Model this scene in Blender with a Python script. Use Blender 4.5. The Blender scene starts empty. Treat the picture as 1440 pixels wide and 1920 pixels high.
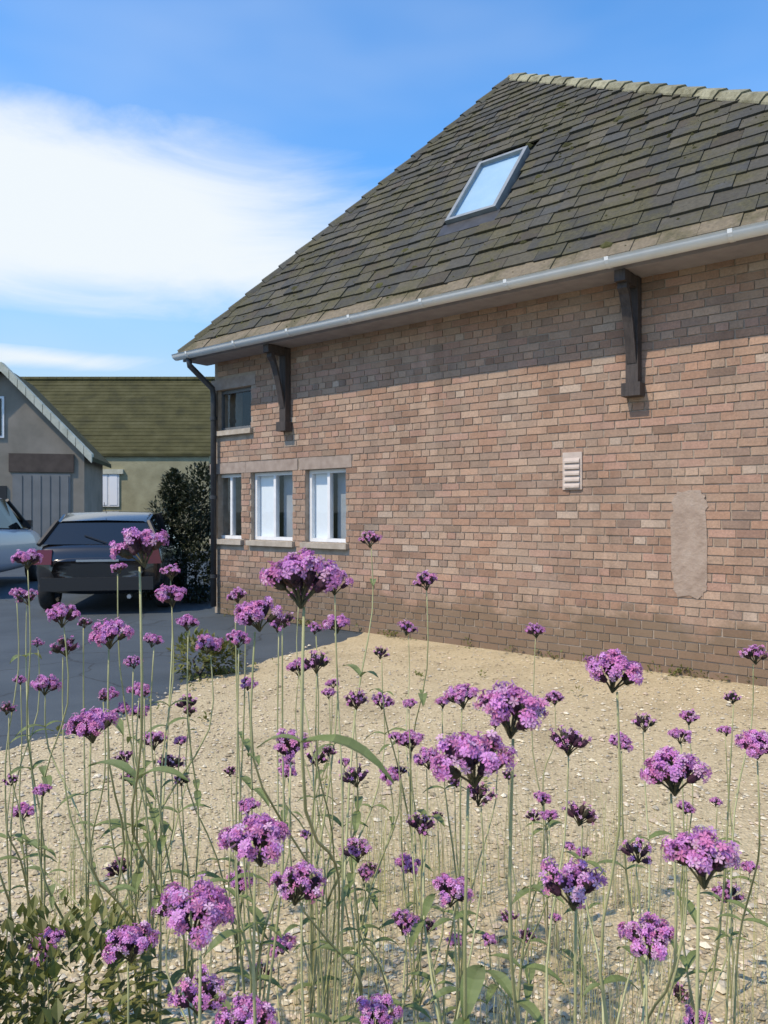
import bpy, bmesh, math, random
from mathutils import Vector, Matrix
R = math.radians
random.seed(11)
sc = bpy.context.scene
col = sc.collection

# ------------------------------------------------------------------ camera
EYE = 1.42
F = 1387.0                     # focal length in pixels of the 1440 x 1920 frame
cam = bpy.data.cameras.new('camera'); camo = bpy.data.objects.new('camera', cam); col.objects.link(camo)
cam.sensor_fit = 'VERTICAL'; cam.sensor_height = 36.0; cam.lens = 36.0 * F / 1920.0
cam.clip_start = 0.05; cam.clip_end = 6000
camo.location = (0, 0, EYE); camo.rotation_euler = (R(90), 0, 0)
sc.camera = camo
cam.dof.use_dof = True; cam.dof.focus_distance = 1.7; cam.dof.aperture_fstop = 20.0

# ------------------------------------------------------------------ sun and sky
SUN_EL = R(53)
SX, SY = -0.82, -0.572
sunv = Vector((SX * math.cos(SUN_EL), SY * math.cos(SUN_EL), math.sin(SUN_EL)))
sl = bpy.data.lights.new('sun', 'SUN'); sl.energy = 4.2; sl.angle = R(0.6); sl.color = (1.0, 0.87, 0.69)
so = bpy.data.objects.new('sun', sl); col.objects.link(so)
so.rotation_euler = (-sunv).to_track_quat('-Z', 'Y').to_euler(); so.location = (-20, -8, 25)

world = bpy.data.worlds.new('World'); sc.world = world; world.use_nodes = True
wt = world.node_tree; wn, wl = wt.nodes, wt.links
bg = wn['Background']; bg.inputs[1].default_value = 0.115
sky = wn.new('ShaderNodeTexSky'); sky.sky_type = 'NISHITA'; sky.sun_disc = False
sky.sun_elevation = SUN_EL; sky.sun_rotation = math.atan2(SX, SY)
sky.air_density = 1.0; sky.dust_density = 0.15; sky.ozone_density = 2.0; sky.altitude = 200

def wmath(op, a, b=None, c=None):
    n = wn.new('ShaderNodeMath'); n.operation = op
    for i, x in enumerate((a, b, c)):
        if x is None: continue
        if isinstance(x, (int, float)): n.inputs[i].default_value = x
        else: wl.new(x, n.inputs[i])
    return n.outputs[0]
tc = wn.new('ShaderNodeTexCoord')
sep = wn.new('ShaderNodeSeparateXYZ'); wl.new(tc.outputs['Generated'], sep.inputs[0])
mp = wn.new('ShaderNodeMapping'); mp.inputs['Scale'].default_value = (1.0, 1.0, 3.2)
mp.inputs['Location'].default_value = (3.1, 1.7, 0.4)
wl.new(tc.outputs['Generated'], mp.inputs[0])
nz = wn.new('ShaderNodeTexNoise'); nz.inputs['Scale'].default_value = 3.0; nz.inputs['Detail'].default_value = 11
nz.inputs['Roughness'].default_value = 0.60; nz.inputs['Distortion'].default_value = 0.6
wl.new(mp.outputs[0], nz.inputs['Vector'])
nb = wn.new('ShaderNodeTexNoise'); nb.inputs['Scale'].default_value = 1.25; nb.inputs['Detail'].default_value = 4
wl.new(mp.outputs[0], nb.inputs['Vector'])
az = wmath('ARCTAN2', sep.outputs[0], sep.outputs[1])
cloud = None
# cloud banks: (azimuth, elevation sine, half width, half height, weight)
for (a0, e0, wa, we, k) in ((-0.47, 0.352, 0.48, 0.100, 1.10), (-0.13, 0.35, 0.24, 0.09, 0.40), (-0.42, 0.185, 0.17, 0.014, 0.55), (-1.35, 0.33, 0.42, 0.12, 0.9),
                            (1.45, 0.30, 0.5, 0.10, 0.9), (2.35, 0.42, 0.5, 0.14, 0.9), (-2.3, 0.27, 0.5, 0.1, 0.9)):
    da = wmath('DIVIDE', wmath('SUBTRACT', az, a0), wa)
    de = wmath('DIVIDE', wmath('SUBTRACT', sep.outputs[2], e0), we)
    rr = wmath('POWER', wmath('ADD', wmath('POWER', wmath('ABSOLUTE', da), 4.0), wmath('POWER', wmath('ABSOLUTE', de), 4.0)), 1 / 4)
    b = wmath('MULTIPLY', wmath('MAXIMUM', wmath('SUBTRACT', 1.25, rr), 0.0), k)
    cloud = b if cloud is None else wmath('MAXIMUM', cloud, b)
d = wmath('ADD', cloud, wmath('MULTIPLY', wmath('SUBTRACT', nz.outputs[0], 0.5), 1.15))
d = wmath('MULTIPLY', d, wmath('MINIMUM', wmath('MULTIPLY', cloud, 6.0), 1.0))
mr = wn.new('ShaderNodeMapRange'); mr.interpolation_type = 'SMOOTHSTEP'
mr.inputs['From Min'].default_value = 0.02; mr.inputs['From Max'].default_value = 0.85; mr.inputs['To Max'].default_value = 0.97
wl.new(d, mr.inputs['Value'])
veil = wn.new('ShaderNodeMapRange'); veil.interpolation_type = 'SMOOTHSTEP'
veil.inputs['From Min'].default_value = 0.42; veil.inputs['From Max'].default_value = 0.8; veil.inputs['To Max'].default_value = 0.24
wl.new(nb.outputs[0], veil.inputs['Value'])
cov = wmath('MAXIMUM', mr.outputs[0], veil.outputs[0])
hs = wn.new('ShaderNodeHueSaturation'); hs.inputs['Saturation'].default_value = 1.30; hs.inputs['Value'].default_value = 2.5
wl.new(sky.outputs[0], hs.inputs['Color'])
mx = wn.new('ShaderNodeMix'); mx.data_type = 'RGBA'
hz_ = wn.new('ShaderNodeMapRange'); hz_.interpolation_type = 'SMOOTHSTEP'   # paler, even haze all round the horizon
hz_.inputs['From Min'].default_value = 0.40; hz_.inputs['From Max'].default_value = 0.10; hz_.inputs['To Max'].default_value = 0.85
wl.new(sep.outputs[2], hz_.inputs['Value'])
hm = wn.new('ShaderNodeMix'); hm.data_type = 'RGBA'; wl.new(hz_.outputs[0], hm.inputs['Factor']); wl.new(hs.outputs[0], hm.inputs['A'])
hm.inputs['B'].default_value = (3.5, 5.1, 6.5, 1)
wl.new(cov, mx.inputs['Factor']); wl.new(hm.outputs['Result'], mx.inputs['A'])
mx.inputs['B'].default_value = (7.8, 8.3, 8.6, 1)
wl.new(mx.outputs['Result'], bg.inputs[0])

vs = sc.view_settings
vs.view_transform = 'Standard'; vs.look = 'None'; vs.exposure = 0.0; vs.gamma = 1.0; vs.use_curve_mapping = False

# ------------------------------------------------------------------ helpers
def at(x, y, Z):
    "real point seen at photo pixel (x, y) at depth Z"
    return Vector(((x - 720) / F * Z, Z, EYE + (960 - y) / F * Z))

class MB:
    def __init__(s): s.v, s.f, s.c = [], [], []
    def quad(s, *p, c=None):
        n = len(s.v); s.v += [tuple(q) for q in p]; s.f.append(tuple(range(n, n + len(p)))); s.c.append(c)
    def add(s, vs_, fs_, c=None):
        n = len(s.v); s.v += [tuple(q) for q in vs_]
        for f in fs_: s.f.append(tuple(i + n for i in f)); s.c.append(c)
    def hexa(s, p, c=None):
        "p: 4 bottom then 4 top points"
        s.add(p, [(3, 2, 1, 0), (4, 5, 6, 7), (0, 1, 5, 4), (1, 2, 6, 5), (2, 3, 7, 6), (3, 0, 4, 7)], c)
    def box(s, x0, x1, y0, y1, z0, z1, T=None, c=None):
        p = [Vector(q) for q in ((x0, y0, z0), (x1, y0, z0), (x1, y1, z0), (x0, y1, z0), (x0, y0, z1), (x1, y0, z1), (x1, y1, z1), (x0, y1, z1))]
        if T: p = [T(*q) for q in p]
        s.hexa(p, c)
    def tube(s, pts, rad, n=6, c=None, cap=True):
        pts = [Vector(p) for p in pts]
        if not isinstance(rad, (list, tuple)): rad = [rad] * len(pts)
        base = len(s.v); prev = None
        for i, p in enumerate(pts):
            t = (pts[min(i + 1, len(pts) - 1)] - pts[max(i - 1, 0)]).normalized()
            if prev is None:
                a = t.orthogonal().normalized()
            else:
                a = (prev - t * prev.dot(t)).normalized()
            prev = a; b = t.cross(a)
            for k in range(n):
                an = 2 * math.pi * k / n
                s.v.append(tuple(p + (a * math.cos(an) + b * math.sin(an)) * rad[i]))
        for i in range(len(pts) - 1):
            for k in range(n):
                k2 = (k + 1) % n
                s.f.append((base + i * n + k, base + i * n + k2, base + (i + 1) * n + k2, base + (i + 1) * n + k)); s.c.append(c)
        if cap:
            s.f.append(tuple(base + k for k in range(n))[::-1]); s.c.append(c)
            s.f.append(tuple(base + (len(pts) - 1) * n + k for k in range(n))); s.c.append(c)
    def mesh(s, name, mat, smooth=False):
        m = bpy.data.meshes.new(name); m.from_pydata(s.v, [], s.f)
        if any(c is not None for c in s.c):
            at_ = m.color_attributes.new('tone', 'FLOAT_COLOR', 'CORNER'); data = []
            for f, c in zip(s.f, s.c):
                c = c or (1, 1, 1); data += [c[0], c[1], c[2], 1.0] * len(f)
            at_.data.foreach_set('color', data)
        if smooth: m.polygons.foreach_set('use_smooth', [True] * len(m.polygons))
        if mat: m.materials.append(mat)
        m.update(); return m
    def build(s, name, mat, parent=None, smooth=False):
        return link(name, s.mesh(name, mat, smooth), parent)

def link(name, data, parent=None):
    o = bpy.data.objects.new(name, data); col.objects.link(o)
    if parent: o.parent = parent; o.matrix_parent_inverse = parent_inv(parent)
    return o
def parent_inv(p):
    M = p.matrix_basis.copy()
    q = p
    while q.parent:
        q = q.parent; M = q.matrix_basis @ M if False else M
    return world_of(p).inverted()
def world_of(o):
    M = o.matrix_basis.copy()
    if o.parent: M = world_of(o.parent) @ o.matrix_parent_inverse @ M
    return M
def thing(name, label, cat, loc=(0, 0, 0), group=None):
    o = bpy.data.objects.new(name, None); col.objects.link(o); o.location = loc; o.empty_display_size = .2
    o['label'] = label; o['category'] = cat
    if group: o['group'] = group
    return o
def tag(o, label, cat, group=None):
    o['label'] = label; o['category'] = cat
    if group: o['group'] = group
    return o
def structure(o): o['kind'] = 'structure'; return o
def stuff(o): o['kind'] = 'stuff'; return o

# ------------------------------------------------------------------ materials
class Mat:
    def __init__(s, name, color=(.5, .5, .5), rough=.8, **kw):
        s.m = bpy.data.materials.new(name); s.m.use_nodes = True
        s.n, s.l = s.m.node_tree.nodes, s.m.node_tree.links
        s.b = s.n['Principled BSDF']
        s.b.inputs['Base Color'].default_value = (*color, 1); s.b.inputs['Roughness'].default_value = rough
        for k, v in kw.items(): s.b.inputs[k.replace('_', ' ')].default_value = v
        s.tc = s.n.new('ShaderNodeTexCoord'); s.co = s.tc.outputs['Object']
    def noise(s, scale, detail=5, rough=.55, dist=0., stretch=None):
        n = s.n.new('ShaderNodeTexNoise'); n.inputs['Scale'].default_value = scale; n.inputs['Detail'].default_value = detail
        n.inputs['Roughness'].default_value = rough; n.inputs['Distortion'].default_value = dist
        co = s.co
        if stretch:
            mp_ = s.n.new('ShaderNodeMapping'); mp_.inputs['Scale'].default_value = stretch; s.l.new(co, mp_.inputs[0]); co = mp_.outputs[0]
        s.l.new(co, n.inputs['Vector']); return n.outputs[0]
    def ramp(s, fac, stops):
        r = s.n.new('ShaderNodeValToRGB'); e = r.color_ramp.elements
        while len(e) > 1: e.remove(e[-1])
        for i, (p, c) in enumerate(stops):
            x = e[0] if i == 0 else e.new(p)
            x.position = p; x.color = (*c, 1) if len(c) == 3 else c
        s.l.new(fac, r.inputs[0]); return r.outputs[0]
    def mix(s, fac, a, b, mode='MIX'):
        m = s.n.new('ShaderNodeMix'); m.data_type = 'RGBA'; m.blend_type = mode
        for k, x in (('Factor', fac), ('A', a), ('B', b)):
            if isinstance(x, (int, float)): m.inputs[k].default_value = x
            elif isinstance(x, tuple): m.inputs[k].default_value = (*x, 1)
            else: s.l.new(x, m.inputs[k])
        return m.outputs['Result']
    def attr(s, name='tone'):
        a = s.n.new('ShaderNodeAttribute'); a.attribute_name = name; return a.outputs['Color']
    def color(s, c): s.l.new(c, s.b.inputs['Base Color']); return s
    def bump(s, h, strength=.4, dist=.01):
        b = s.n.new('ShaderNodeBump'); b.inputs['Strength'].default_value = strength; b.inputs['Distance'].default_value = dist
        s.l.new(h, b.inputs['Height']); s.l.new(b.outputs[0], s.b.inputs['Normal']); return s
    def leafy(s, c, amount=.3):
        t = s.n.new('ShaderNodeBsdfTranslucent'); mxs = s.n.new('ShaderNodeMixShader'); mxs.inputs[0].default_value = amount
        if isinstance(c, tuple): t.inputs[0].default_value = (*c, 1)
        else: s.l.new(c, t.inputs[0])
        out = s.n['Material Output']
        s.l.new(s.b.outputs[0], mxs.inputs[1]); s.l.new(t.outputs[0], mxs.inputs[2]); s.l.new(mxs.outputs[0], out.inputs[0]); return s

def mottled(name, stops, scale=6, rough=.85, bump=.3, bscale=60, bdist=.006, stretch=None, **kw):
    m = Mat(name, rough=rough, **kw); m.color(m.ramp(m.noise(scale, stretch=stretch), stops)); m.bump(m.noise(bscale), bump, bdist); return m.m

# brick: each piece carries its own clay tone; staining and grain on top
def brick_mat():
    m = Mat('brick_clay', rough=.92)
    c = m.mix(m.noise(38, 6), m.attr(), (.62, .56, .48), 'MULTIPLY') if False else m.attr()
    g = m.ramp(m.noise(55, 7, .65), [(.3, (.72, .72, .72)), (.7, (1.15, 1.13, 1.1))])
    c = m.mix(1.0, c, g, 'MULTIPLY')
    strk = m.ramp(m.noise(2.2, 6, .6, stretch=(2.2, 2.2, .22)), [(.30, (.80, .79, .78)), (.52, (1, 1, 1)), (.75, (1.07, 1.06, 1.05))])
    c = m.mix(1.0, c, strk, 'MULTIPLY')
    lime = m.ramp(m.noise(1.7, 6, .6), [(.5, (0, 0, 0)), (.72, (1, 1, 1))])
    c = m.mix(m.mix(1.0, lime, (.30, .30, .30), 'MULTIPLY'), c, (.44, .36, .285))
    # damp, dirt-splashed foot of the wall with a ragged upper edge
    sp = m.n.new('ShaderNodeSeparateXYZ'); m.l.new(m.n.new('ShaderNodeNewGeometry').outputs['Position'], sp.inputs[0])
    ad = m.n.new('ShaderNodeMath'); ad.operation = 'MULTIPLY_ADD'; m.l.new(m.noise(2.3, 6, .65), ad.inputs[0]); ad.inputs[1].default_value = -.75; m.l.new(sp.outputs[2], ad.inputs[2])
    foot = m.ramp(ad.outputs[0], [(0.0, (.75, .75, .75)), (.16, (0, 0, 0))])
    c = m.mix(foot, c, (.16, .11, .066))
    m.color(c); m.bump(m.noise(140, 6, .7), .55, .004); return m.m
M_BRICK = brick_mat()
def mortar_mat():
    m = Mat('lime_mortar', rough=.95)
    m.color(m.ramp(m.noise(9, 7), [(.3, (.27, .215, .165)), (.7, (.42, .35, .28))])); m.bump(m.noise(170, 5), .5, .004); return m.m
M_MORTAR = mortar_mat()
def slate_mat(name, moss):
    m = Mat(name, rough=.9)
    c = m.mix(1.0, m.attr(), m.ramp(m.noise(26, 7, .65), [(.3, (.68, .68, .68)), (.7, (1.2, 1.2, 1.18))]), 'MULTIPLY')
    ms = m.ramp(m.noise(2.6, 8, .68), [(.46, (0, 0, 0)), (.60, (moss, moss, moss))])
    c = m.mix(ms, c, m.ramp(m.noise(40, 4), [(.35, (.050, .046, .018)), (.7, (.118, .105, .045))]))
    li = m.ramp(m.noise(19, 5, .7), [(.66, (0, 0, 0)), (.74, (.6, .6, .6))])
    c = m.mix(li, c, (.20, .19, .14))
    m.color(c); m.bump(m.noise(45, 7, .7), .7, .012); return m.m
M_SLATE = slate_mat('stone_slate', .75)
M_SUNLIT_LICHEN = slate_mat('sunlit_lichen_hip_tile', .8)
M_GUTTER = mottled('grey_gutter_plastic', [(.3, (.70, .73, .74)), (.7, (.80, .82, .82))], 5, .45, .08, 90)
M_TIMBER = mottled('dark_stained_timber', [(.3, (.030, .024, .022)), (.7, (.070, .055, .050))], 7, .7, .4, 60, stretch=(6, 6, 1))
M_SOFFIT = mottled('weathered_soffit_board', [(.3, (.25, .23, .245)), (.7, (.33, .305, .32))], 6, .8)
M_IRON = mottled('black_cast_iron', [(.3, (.020, .021, .024)), (.7, (.045, .047, .052))], 9, .5)
M_WHITE = mottled('white_painted_frame', [(.3, (.68, .69, .70)), (.7, (.80, .81, .81))], 9, .45, .1)
M_GREYFRAME = mottled('grey_painted_frame', [(.3, (.10, .11, .12)), (.7, (.15, .16, .17))], 9, .5, .1)
M_SKYFRAME = mottled('weathered_zinc_frame', [(.3, (.19, .21, .22)), (.7, (.27, .29, .30))], 9, .5, .1)
M_BLIND = mottled('pale_blind', [(.3, (.80, .83, .87)), (.7, (.85, .87, .90))], 3, .8, .05)
M_CURTAIN = mottled('grey_blue_curtain', [(.3, (.28, .31, .35)), (.7, (.40, .43, .48))], 4, .9, .3, 30)
M_BLUEBLIND = mottled('pale_blue_roof_blind', [(.3, (.36, .52, .64)), (.7, (.45, .60, .70))], 3, .7, .05)
M_STONE = mottled('pale_sandstone', [(.3, (.33, .28, .22)), (.7, (.48, .42, .35))], 11, .9, .5, 90)
M_LINTEL = mottled('brown_sandstone', [(.3, (.26, .20, .165)), (.7, (.37, .30, .25))], 11, .9, .5, 90)
M_VENT = mottled('pale_terracotta', [(.3, (.46, .38, .33)), (.7, (.56, .48, .42))], 11, .9, .4, 90)
M_PATCH = mottled('lime_render_patch', [(.25, (.27, .20, .155)), (.5, (.345, .265, .21)), (.75, (.40, .32, .26))], 9, .95, .8, 28, .012)
def glass_mat(name, c=(.02, .025, .03)):
    m = bpy.data.materials.new(name); m.use_nodes = True; n, l = m.node_tree.nodes, m.node_tree.links
    n.remove(n['Principled BSDF'])
    g = n.new('ShaderNodeBsdfGlossy'); g.inputs['Roughness'].default_value = .02; g.inputs['Color'].default_value = (.9, .95, 1, 1)
    t = n.new('ShaderNodeBsdfTransparent'); t.inputs[0].default_value = (.90, .93, .94, 1)
    lw = n.new('ShaderNodeLayerWeight'); lw.inputs[0].default_value = .5
    pw = n.new('ShaderNodeMath'); pw.operation = 'POWER'; l.new(lw.outputs['Facing'], pw.inputs[0]); pw.inputs[1].default_value = 4.0
    fr = n.new('ShaderNodeMath'); fr.operation = 'MULTIPLY_ADD'; l.new(pw.outputs[0], fr.inputs[0]); fr.inputs[1].default_value = .85; fr.inputs[2].default_value = .05
    mxs = n.new('ShaderNodeMixShader'); l.new(fr.outputs[0], mxs.inputs[0]); l.new(t.outputs[0], mxs.inputs[1]); l.new(g.outputs[0], mxs.inputs[2])
    l.new(mxs.outputs[0], n['Material Output'].inputs[0]); return m
M_GLASS = glass_mat('window_glass')
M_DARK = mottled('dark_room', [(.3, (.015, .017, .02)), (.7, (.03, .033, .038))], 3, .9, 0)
M_STEM = mottled('green_stem', [(.3, (.26, .27, .11)), (.7, (.46, .44, .23))], 7, .65, .2)
def petal_mat():
    m = Mat('lilac_petal', rough=.6)
    c = m.attr(); c = m.mix(1.0, c, m.ramp(m.noise(160, 3), [(.3, (.8, .78, .82)), (.7, (1.1, 1.1, 1.1))]), 'MULTIPLY')
    m.color(c); m.leafy(c, .35); return m.m
M_PETAL = petal_mat()
def calyx_mat():
    m = Mat('maroon_calyx', rough=.75); c = m.attr(); m.color(c); m.bump(m.noise(900, 3), .5, .001); return m.m
M_CALYX = calyx_mat()
def leaf_mat(name, a, b, tr=.3):
    m = Mat(name, rough=.55)
    inf = m.n.new('ShaderNodeObjectInfo')
    c = m.mix(1.0, m.attr(), m.ramp(m.noise(30, 4), [(.3, a), (.7, b)]), 'MULTIPLY')
    m.color(c); m.leafy(c, tr); return m.m
M_LEAF = leaf_mat('verbena_leaf', (.12, .16, .05), (.22, .26, .10))
M_SHRUB = leaf_mat('shrub_leaf', (.10, .11, .028), (.21, .215, .065), .3)
M_HEDGE = leaf_mat('dark_evergreen_leaf', (.022, .030, .018), (.045, .058, .030), .15)
M_STRAW = leaf_mat('dry_grass_blade', (.60, .54, .34), (.78, .71, .49), .4)

# ------------------------------------------------------------------ ground
def gravel_mat(name, stops, bs=85):
    m = Mat(name, rough=.95)
    v = m.n.new('ShaderNodeTexVoronoi'); v.inputs['Scale'].default_value = 62; m.l.new(m.co, v.inputs['Vector'])
    c = m.ramp(m.noise(34, 8, .75), stops)
    big = m.ramp(m.noise(1.6, 8, .66), [(.28, (.74, .72, .68)), (.5, (1, 1, 1)), (.75, (1.1, 1.1, 1.08))])
    m.color(m.mix(1.0, c, big, 'MULTIPLY'))
    m.bump(v.outputs['Distance'], .55, .012); return m.m
M_GRAVEL = gravel_mat('limestone_gravel', [(.25, (.27, .21, .12)), (.5, (.48, .39, .232)), (.75, (.62, .51, .33))])
M_SOIL = mottled('garden_soil', [(.3, (.03, .022, .015)), (.7, (.075, .055, .038))], 14, .95, .8, 60, .02)
def asphalt_mat():
    m = Mat('worn_asphalt', rough=.82)
    c = m.ramp(m.noise(1.3, 6), [(.3, (.042, .055, .066)), (.7, (.066, .082, .094))])
    c = m.mix(m.ramp(m.noise(130, 5, .7), [(.55, (0, 0, 0)), (.75, (.45, .45, .45))]), c, (.12, .135, .15))
    vo_ = m.n.new('ShaderNodeTexVoronoi'); vo_.feature = 'DISTANCE_TO_EDGE'; vo_.inputs['Scale'].default_value = .9
    wob = m.n.new('ShaderNodeMix'); wob.data_type = 'RGBA'; wob.inputs['Factor'].default_value = .12; m.l.new(m.co, wob.inputs['A'])
    nn_ = m.n.new('ShaderNodeTexNoise'); nn_.inputs['Scale'].default_value = 5; m.l.new(m.co, nn_.inputs['Vector']); m.l.new(nn_.outputs['Color'], wob.inputs['B'])
    m.l.new(wob.outputs['Result'], vo_.inputs['Vector'])
    c = m.mix(m.ramp(vo_.outputs['Distance'], [(0.0, (.8, .8, .8)), (.012, (0, 0, 0))]), c, (.016, .017, .018))
    c = m.mix(m.ramp(m.noise(.7, 7, .7), [(.55, (0, 0, 0)), (.68, (.5, .5, .5))]), c, (.080, .098, .108))
    m.color(c); m.bump(m.noise(190, 5), .6, .006); return m.m
M_ASPH = asphalt_mat()
M_FIELD = mottled('field_grass', [(.3, (.05, .075, .022)), (.7, (.10, .12, .04))], .6, .95, .6, 8, .05)

g = MB(); N = 48
g.quad((-2500, -400, -.012), (2500, -400, -.012), (2500, 4000, -.012), (-2500, 4000, -.012))
structure(g.build('ground', M_FIELD))
g = MB()
g.quad((-26, -6, -.004), (14, -6, -.004), (14, 34, -.004), (-26, 34, -.004))
structure(g.build('road', M_ASPH))
# gravel yard with an uneven edge against the asphalt
edge = [(-3.2, -2.0), (-2.9, 1.5), (-2.75, 3.1), (-2.45, 4.2), (-1.95, 4.75), (-1.7, 5.35), (-1.62, 6.0), (-1.35, 6.6), (-.95, 7.3), (-.45, 8.1), (-.1, 9.0)]
pts = []
for i in range(len(edge) - 1):
    a, b = Vector(edge[i]), Vector(edge[i + 1])
    for k in range(10):
        q = a.lerp(b, k / 10); q += Vector((random.uniform(-.035, .035), random.uniform(-.035, .035))); pts.append(q)
g = MB(); n0 = len(pts)
g.v = [(p.x, p.y, .008) for p in pts] + [(9.5, p.y, .008) for p in pts]
for i in range(n0 - 1): g.f.append((i, n0 + i, n0 + i + 1, i + 1)); g.c.append(None)
gravel = structure(g.build('gravel_yard', M_GRAVEL))
# planting bed under the flowers, its edge wandering over the gravel
g = MB(); rim = []
for k in range(60):
    a = 2 * math.pi * k / 60
    rim.append((.1 + 2.1 * math.cos(a) * (1 + .05 * math.sin(5 * a)), 1.0 + .86 * math.sin(a) * (1 + .06 * math.sin(7 * a + 1)), .014))
g.quad(*rim); structure(g.build('flower_bed_soil', M_SOIL))

def edge_x(y):
    for (x0, y0), (x1, y1) in zip(edge, edge[1:]):
        if y0 <= y <= y1: return x0 + (x1 - x0) * (y - y0) / (y1 - y0)
    return -3
def pebbles():
    rnd = random.Random(5); g = MB()
    oct_ = [(1, 0, 0), (.3, .95, 0), (-.8, .6, 0), (-.85, -.5, 0), (.2, -1, 0), (.1, .1, .75), (.1, 0, -.6)]
    fs = [(0, 1, 5), (1, 2, 5), (2, 3, 5), (3, 4, 5), (4, 0, 5), (1, 0, 6), (2, 1, 6), (3, 2, 6), (4, 3, 6), (0, 4, 6)]
    pal = [(.62, .53, .36), (.52, .43, .28), (.40, .32, .20), (.70, .62, .46), (.46, .41, .32), (.31, .25, .16), (.58, .46, .33)]
    n = 0
    while n < 21000:
        y = 1.65 + 6.2 * rnd.random() ** 2.0
        x = rnd.uniform(-.56, .56) * (y + .3) * 1.05
        if x < edge_x(y) + rnd.uniform(-.18, .05) or y > 8.6: continue
        # stay in front of the building
        if (x + 2.64) * .63 + (y - 10.164) * .776 > .30: continue
        r = rnd.uniform(.0045, .0115) * (1 + .9 * (rnd.random() < .10)); a = rnd.uniform(0, 6.28); ca, sa = math.cos(a), math.sin(a)
        sx, sy, sz = r * rnd.uniform(.8, 1.4), r * rnd.uniform(.7, 1.0), r * rnd.uniform(.5, .9)
        c = pal[rnd.randrange(7)]; k = rnd.uniform(.8, 1.12); c = tuple(min(.8, q * k) for q in c)
        vsx = []
        for (px, py, pz) in oct_:
            px, py, pz = px * sx * rnd.uniform(.85, 1.15), py * sy * rnd.uniform(.85, 1.15), pz * sz
            vsx.append((x + px * ca - py * sa, y + px * sa + py * ca, .009 + sz * .35 + pz))
        g.add(vsx, fs, c); n += 1
    m = Mat('loose_stone', rough=.9); m.color(m.attr()); m.bump(m.noise(200, 4), .3, .002)
    o = g.build('loose_gravel', m.m); stuff(o)
    tag(o, 'loose pale limestone chippings scattered over the yard', 'gravel')
pebbles()

# ------------------------------------------------------------------ the brick building
AX, AY = -2.64, 10.164
DX, DY, NX, NY = .7764, -.6302, .6302, .7764
EAVE = EYE + 2.2
def P(u, v, z): return Vector((AX + DX * u + NX * v, AY + DY * u + NY * v, z))
def depth_u(u, v): return AY + DY * u + NY * v
WV = .36                                    # the wall face stands this far behind the eaves edge
U0, U1 = .10, 9.10
bld = thing('brick_building', 'weathered pinkish brick building with mossy hipped slate roof and deep eaves', 'building', P(4.5, 3, 0))
WT = 3.56

def on_wall(x, y):
    "(u, z) where photo pixel x, y meets the wall face"
    r = (x - 720) / F
    u = (r * (AY + NY * WV) - (AX + NX * WV)) / (DX - r * DY)
    return u, EYE + (960 - y) / F * depth_u(u, WV)
def rect(x0, y0, x1, y1):
    ua, za = on_wall(x0, y0); ub, zb = on_wall(x1, y1); zc = (za + on_wall(x1, y0)[1]) / 2; zd = (zb + on_wall(x0, y1)[1]) / 2
    return ua, ub, min(zc, zd), max(zc, zd)
WINS = [rect(402, 884, 452, 1012), rect(470, 884, 548, 1014), rect(572, 884, 648, 1016)]
z0 = sum(w[2] for w in WINS) / 3; z1 = sum(w[3] for w in WINS) / 3
WINS = [(w[0], w[1], z0, z1) for w in WINS]
SMALL = rect(404, 728, 470, 806)
OPEN = WINS + [SMALL]

# core wall with real openings
us = sorted({U0, U1} | {q for o in OPEN for q in o[:2]}); zs = sorted({0.0, WT} | {q for o in OPEN for q in o[2:]})
wall = MB()
CV = WV + .009
for i in range(len(us) - 1):
    for j in range(len(zs) - 1):
        um, zm = (us[i] + us[i + 1]) / 2, (zs[j] + zs[j + 1]) / 2
        if any(o[0] < um < o[1] and o[2] < zm < o[3] for o in OPEN): continue
        wall.quad(P(us[i], CV, zs[j]), P(us[i + 1], CV, zs[j]), P(us[i + 1], CV, zs[j + 1]), P(us[i], CV, zs[j + 1]))
for (a, b, c, d_) in OPEN:                    # reveals
    V2 = CV + .22
    wall.quad(P(a, CV, c), P(a, CV, d_), P(a, V2, d_), P(a, V2, c)); wall.quad(P(b, CV, c), P(b, V2, c), P(b, V2, d_), P(b, CV, d_))
    wall.quad(P(a, CV, d_), P(b, CV, d_), P(b, V2, d_), P(a, V2, d_)); wall.quad(P(a, CV, c), P(a, V2, c), P(b, V2, c), P(b, CV, c))
BK = 5.94
for (ua, va, ub, vb) in ((U0, CV, U0, BK), (U1, CV, U1, BK), (U0, BK, U1, BK)):
    wall.quad(P(ua, va, 0), P(ub, vb, 0), P(ub, vb, WT), P(ua, va, WT))
wallo = wall.build('wall', M_MORTAR, bld)

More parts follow.
